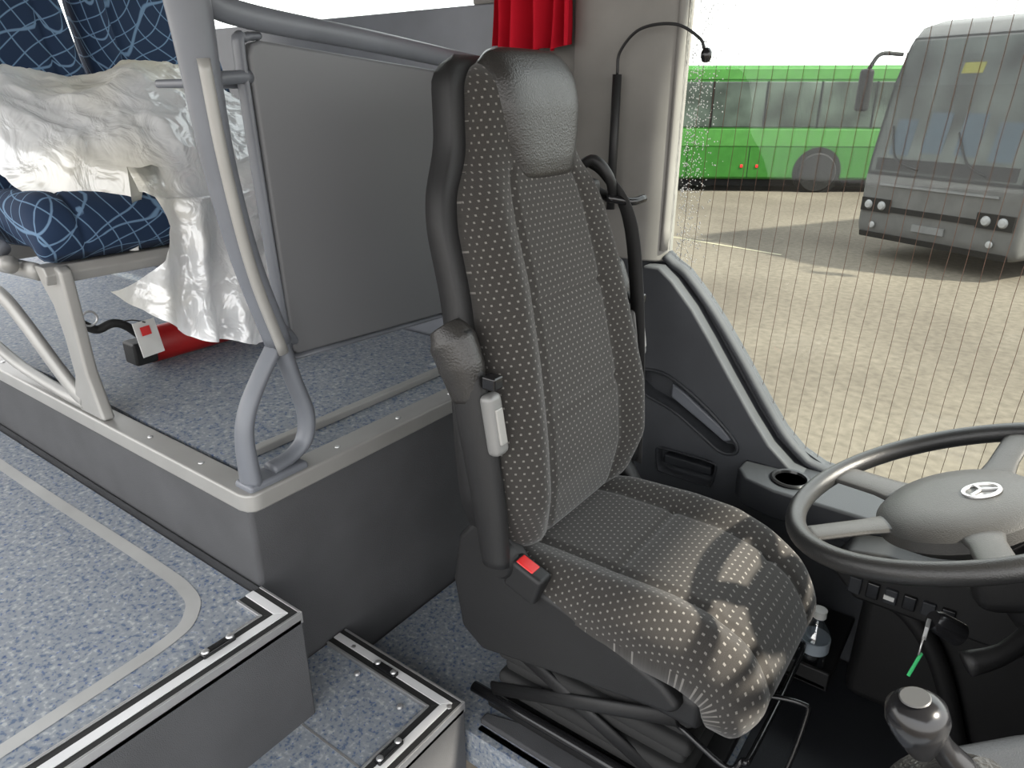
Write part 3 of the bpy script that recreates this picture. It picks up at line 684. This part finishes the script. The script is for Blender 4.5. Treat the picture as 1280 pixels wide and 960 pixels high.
for i, (xa, za, zb_) in enumerate([(.35, 1.55, 2.05), (.85, 1.6, 2.15), (1.35, 1.6, 2.15), (1.85, 1.55, 2.05)]):
    frontpanel('painted_seat_reflection_%d' % i, xa, xa + .32, za, zb_, M_reflc, .024)  # paler panels laid over the glass as painted reflections of seat shapes
frontpanel('destination_sign', 1.05, 1.35, 2.66, 2.80, plain('sign_amber', (.10, .095, .02), .6, spec=.1), .026)
frontpanel('dash_behind_glass', .2, 2.3, 1.32, 1.50, M_eblk, .025)
frontpanel('black_grille', .55, 1.95, .72, .80, M_eblk)
frontpanel('chrome_strip', .35, 2.15, 1.10, 1.13, M_rimg, .025)
frontpanel('number_plate', 1.0, 1.5, .50, .60, M_rimg, .03)
frontpanel('bumper_lip', .1, 2.4, .30, .38, M_eblk, .03)
for s, x in ((0, .08), (1, 1.92)):
    frontpanel('headlight_cluster_%d' % s, x, x + .5, .70, .90, M_eblk, .03)
    for k in range(2):
        lathe('lamp_%d%d' % (s, k), [(0, .03), (.05, .025), (.07, 0), (.07, -.05)], M_lamp, ch, (x + .13 + .23 * k, -.085, .80), (R(90), 0, 0), seg=24)
    lathe('fog_%d' % s, [(0, .02), (.04, .015), (.05, 0)], M_lamp, ch, (x + .25, -.085, .5), (R(90), 0, 0), seg=20)
tube('wiper_0', [(.9, -.07, 1.36), (.5, -.05, 1.5), (.3, .02, 1.95)], .015, M_eblk, ch, 4)
tube('wiper_1', [(1.9, -.07, 1.36), (1.6, -.05, 1.5), (1.35, .0, 1.9)], .015, M_eblk, ch, 4)
for s, x in ((0, -.02), (1, 2.52)):
    sg = -1 if s == 0 else 1
    tube('mirror_arm_%d' % s, [(x, .35, 2.95), (x + sg * .10, .0, 2.95), (x + sg * .14, -.15, 2.75)], .03, M_eblk, ch, 5)
    box('mirror_%d' % s, (x + sg * .15 - .10, -.23, 2.15), (x + sg * .15 + .10, -.1, 2.75), M_eblk, ch, .05)
box('side_glass', (2.49, 1.0, 1.5), (2.515, 11.5, 2.9), M_cgl, ch, .02)
lathe('side_arch', [(0, .03), (.6, .03), (.6, 0)], M_eblk, ch, (2.49, 2.3, .5), (0, R(90), 0), seg=36)
e = grp('front_wheel'); e.parent = ch; e.location = (2.40, 2.3, .5); e.rotation_euler = (0, 0, R(90)); wheel('wheel_r', e, (0, 0, 0))

# ================================================================ LIGHT
w = D.worlds.new('World'); C.scene.world = w; w.use_nodes = True
nt = w.node_tree; bg = nt.nodes['Background']
tc = N(nt, 'ShaderNodeTexCoord'); sp = N(nt, 'ShaderNodeSeparateXYZ'); L(nt, tc.outputs['Generated'], sp.inputs[0])
r = ramp(nt, sp.outputs[2], [(0.0, (1, .98, .95)), (.6, (.95, .97, 1))]); L(nt, r.outputs[0], bg.inputs[0]); bg.inputs[1].default_value = 3.6
sun = D.lights.new('sun', 'SUN'); sun.energy = 14; sun.angle = R(2.5); sun.color = (1, .93, .80)
so = D.objects.new('sun', sun); C.collection.objects.link(so)
dirv = Vector((-math.cos(R(48)) * math.cos(R(12)), -math.cos(R(48)) * math.sin(R(12)), -math.sin(R(48))))
so.rotation_euler = dirv.to_track_quat('-Z', 'Y').to_euler(); so.location = (3, 2, 5)

cam = D.cameras.new('camera'); co = D.objects.new('camera', cam); C.collection.objects.link(co)
co.location = (0, 0, 1.36); co.rotation_euler = (R(67.8), 0, R(36.4)); cam.lens = 24.75; cam.sensor_width = 36; cam.clip_start = .02; cam.clip_end = 500
C.scene.camera = co
C.scene.view_settings.view_transform = 'Standard'
C.scene.view_settings.look = 'None'
C.scene.view_settings.exposure = 0
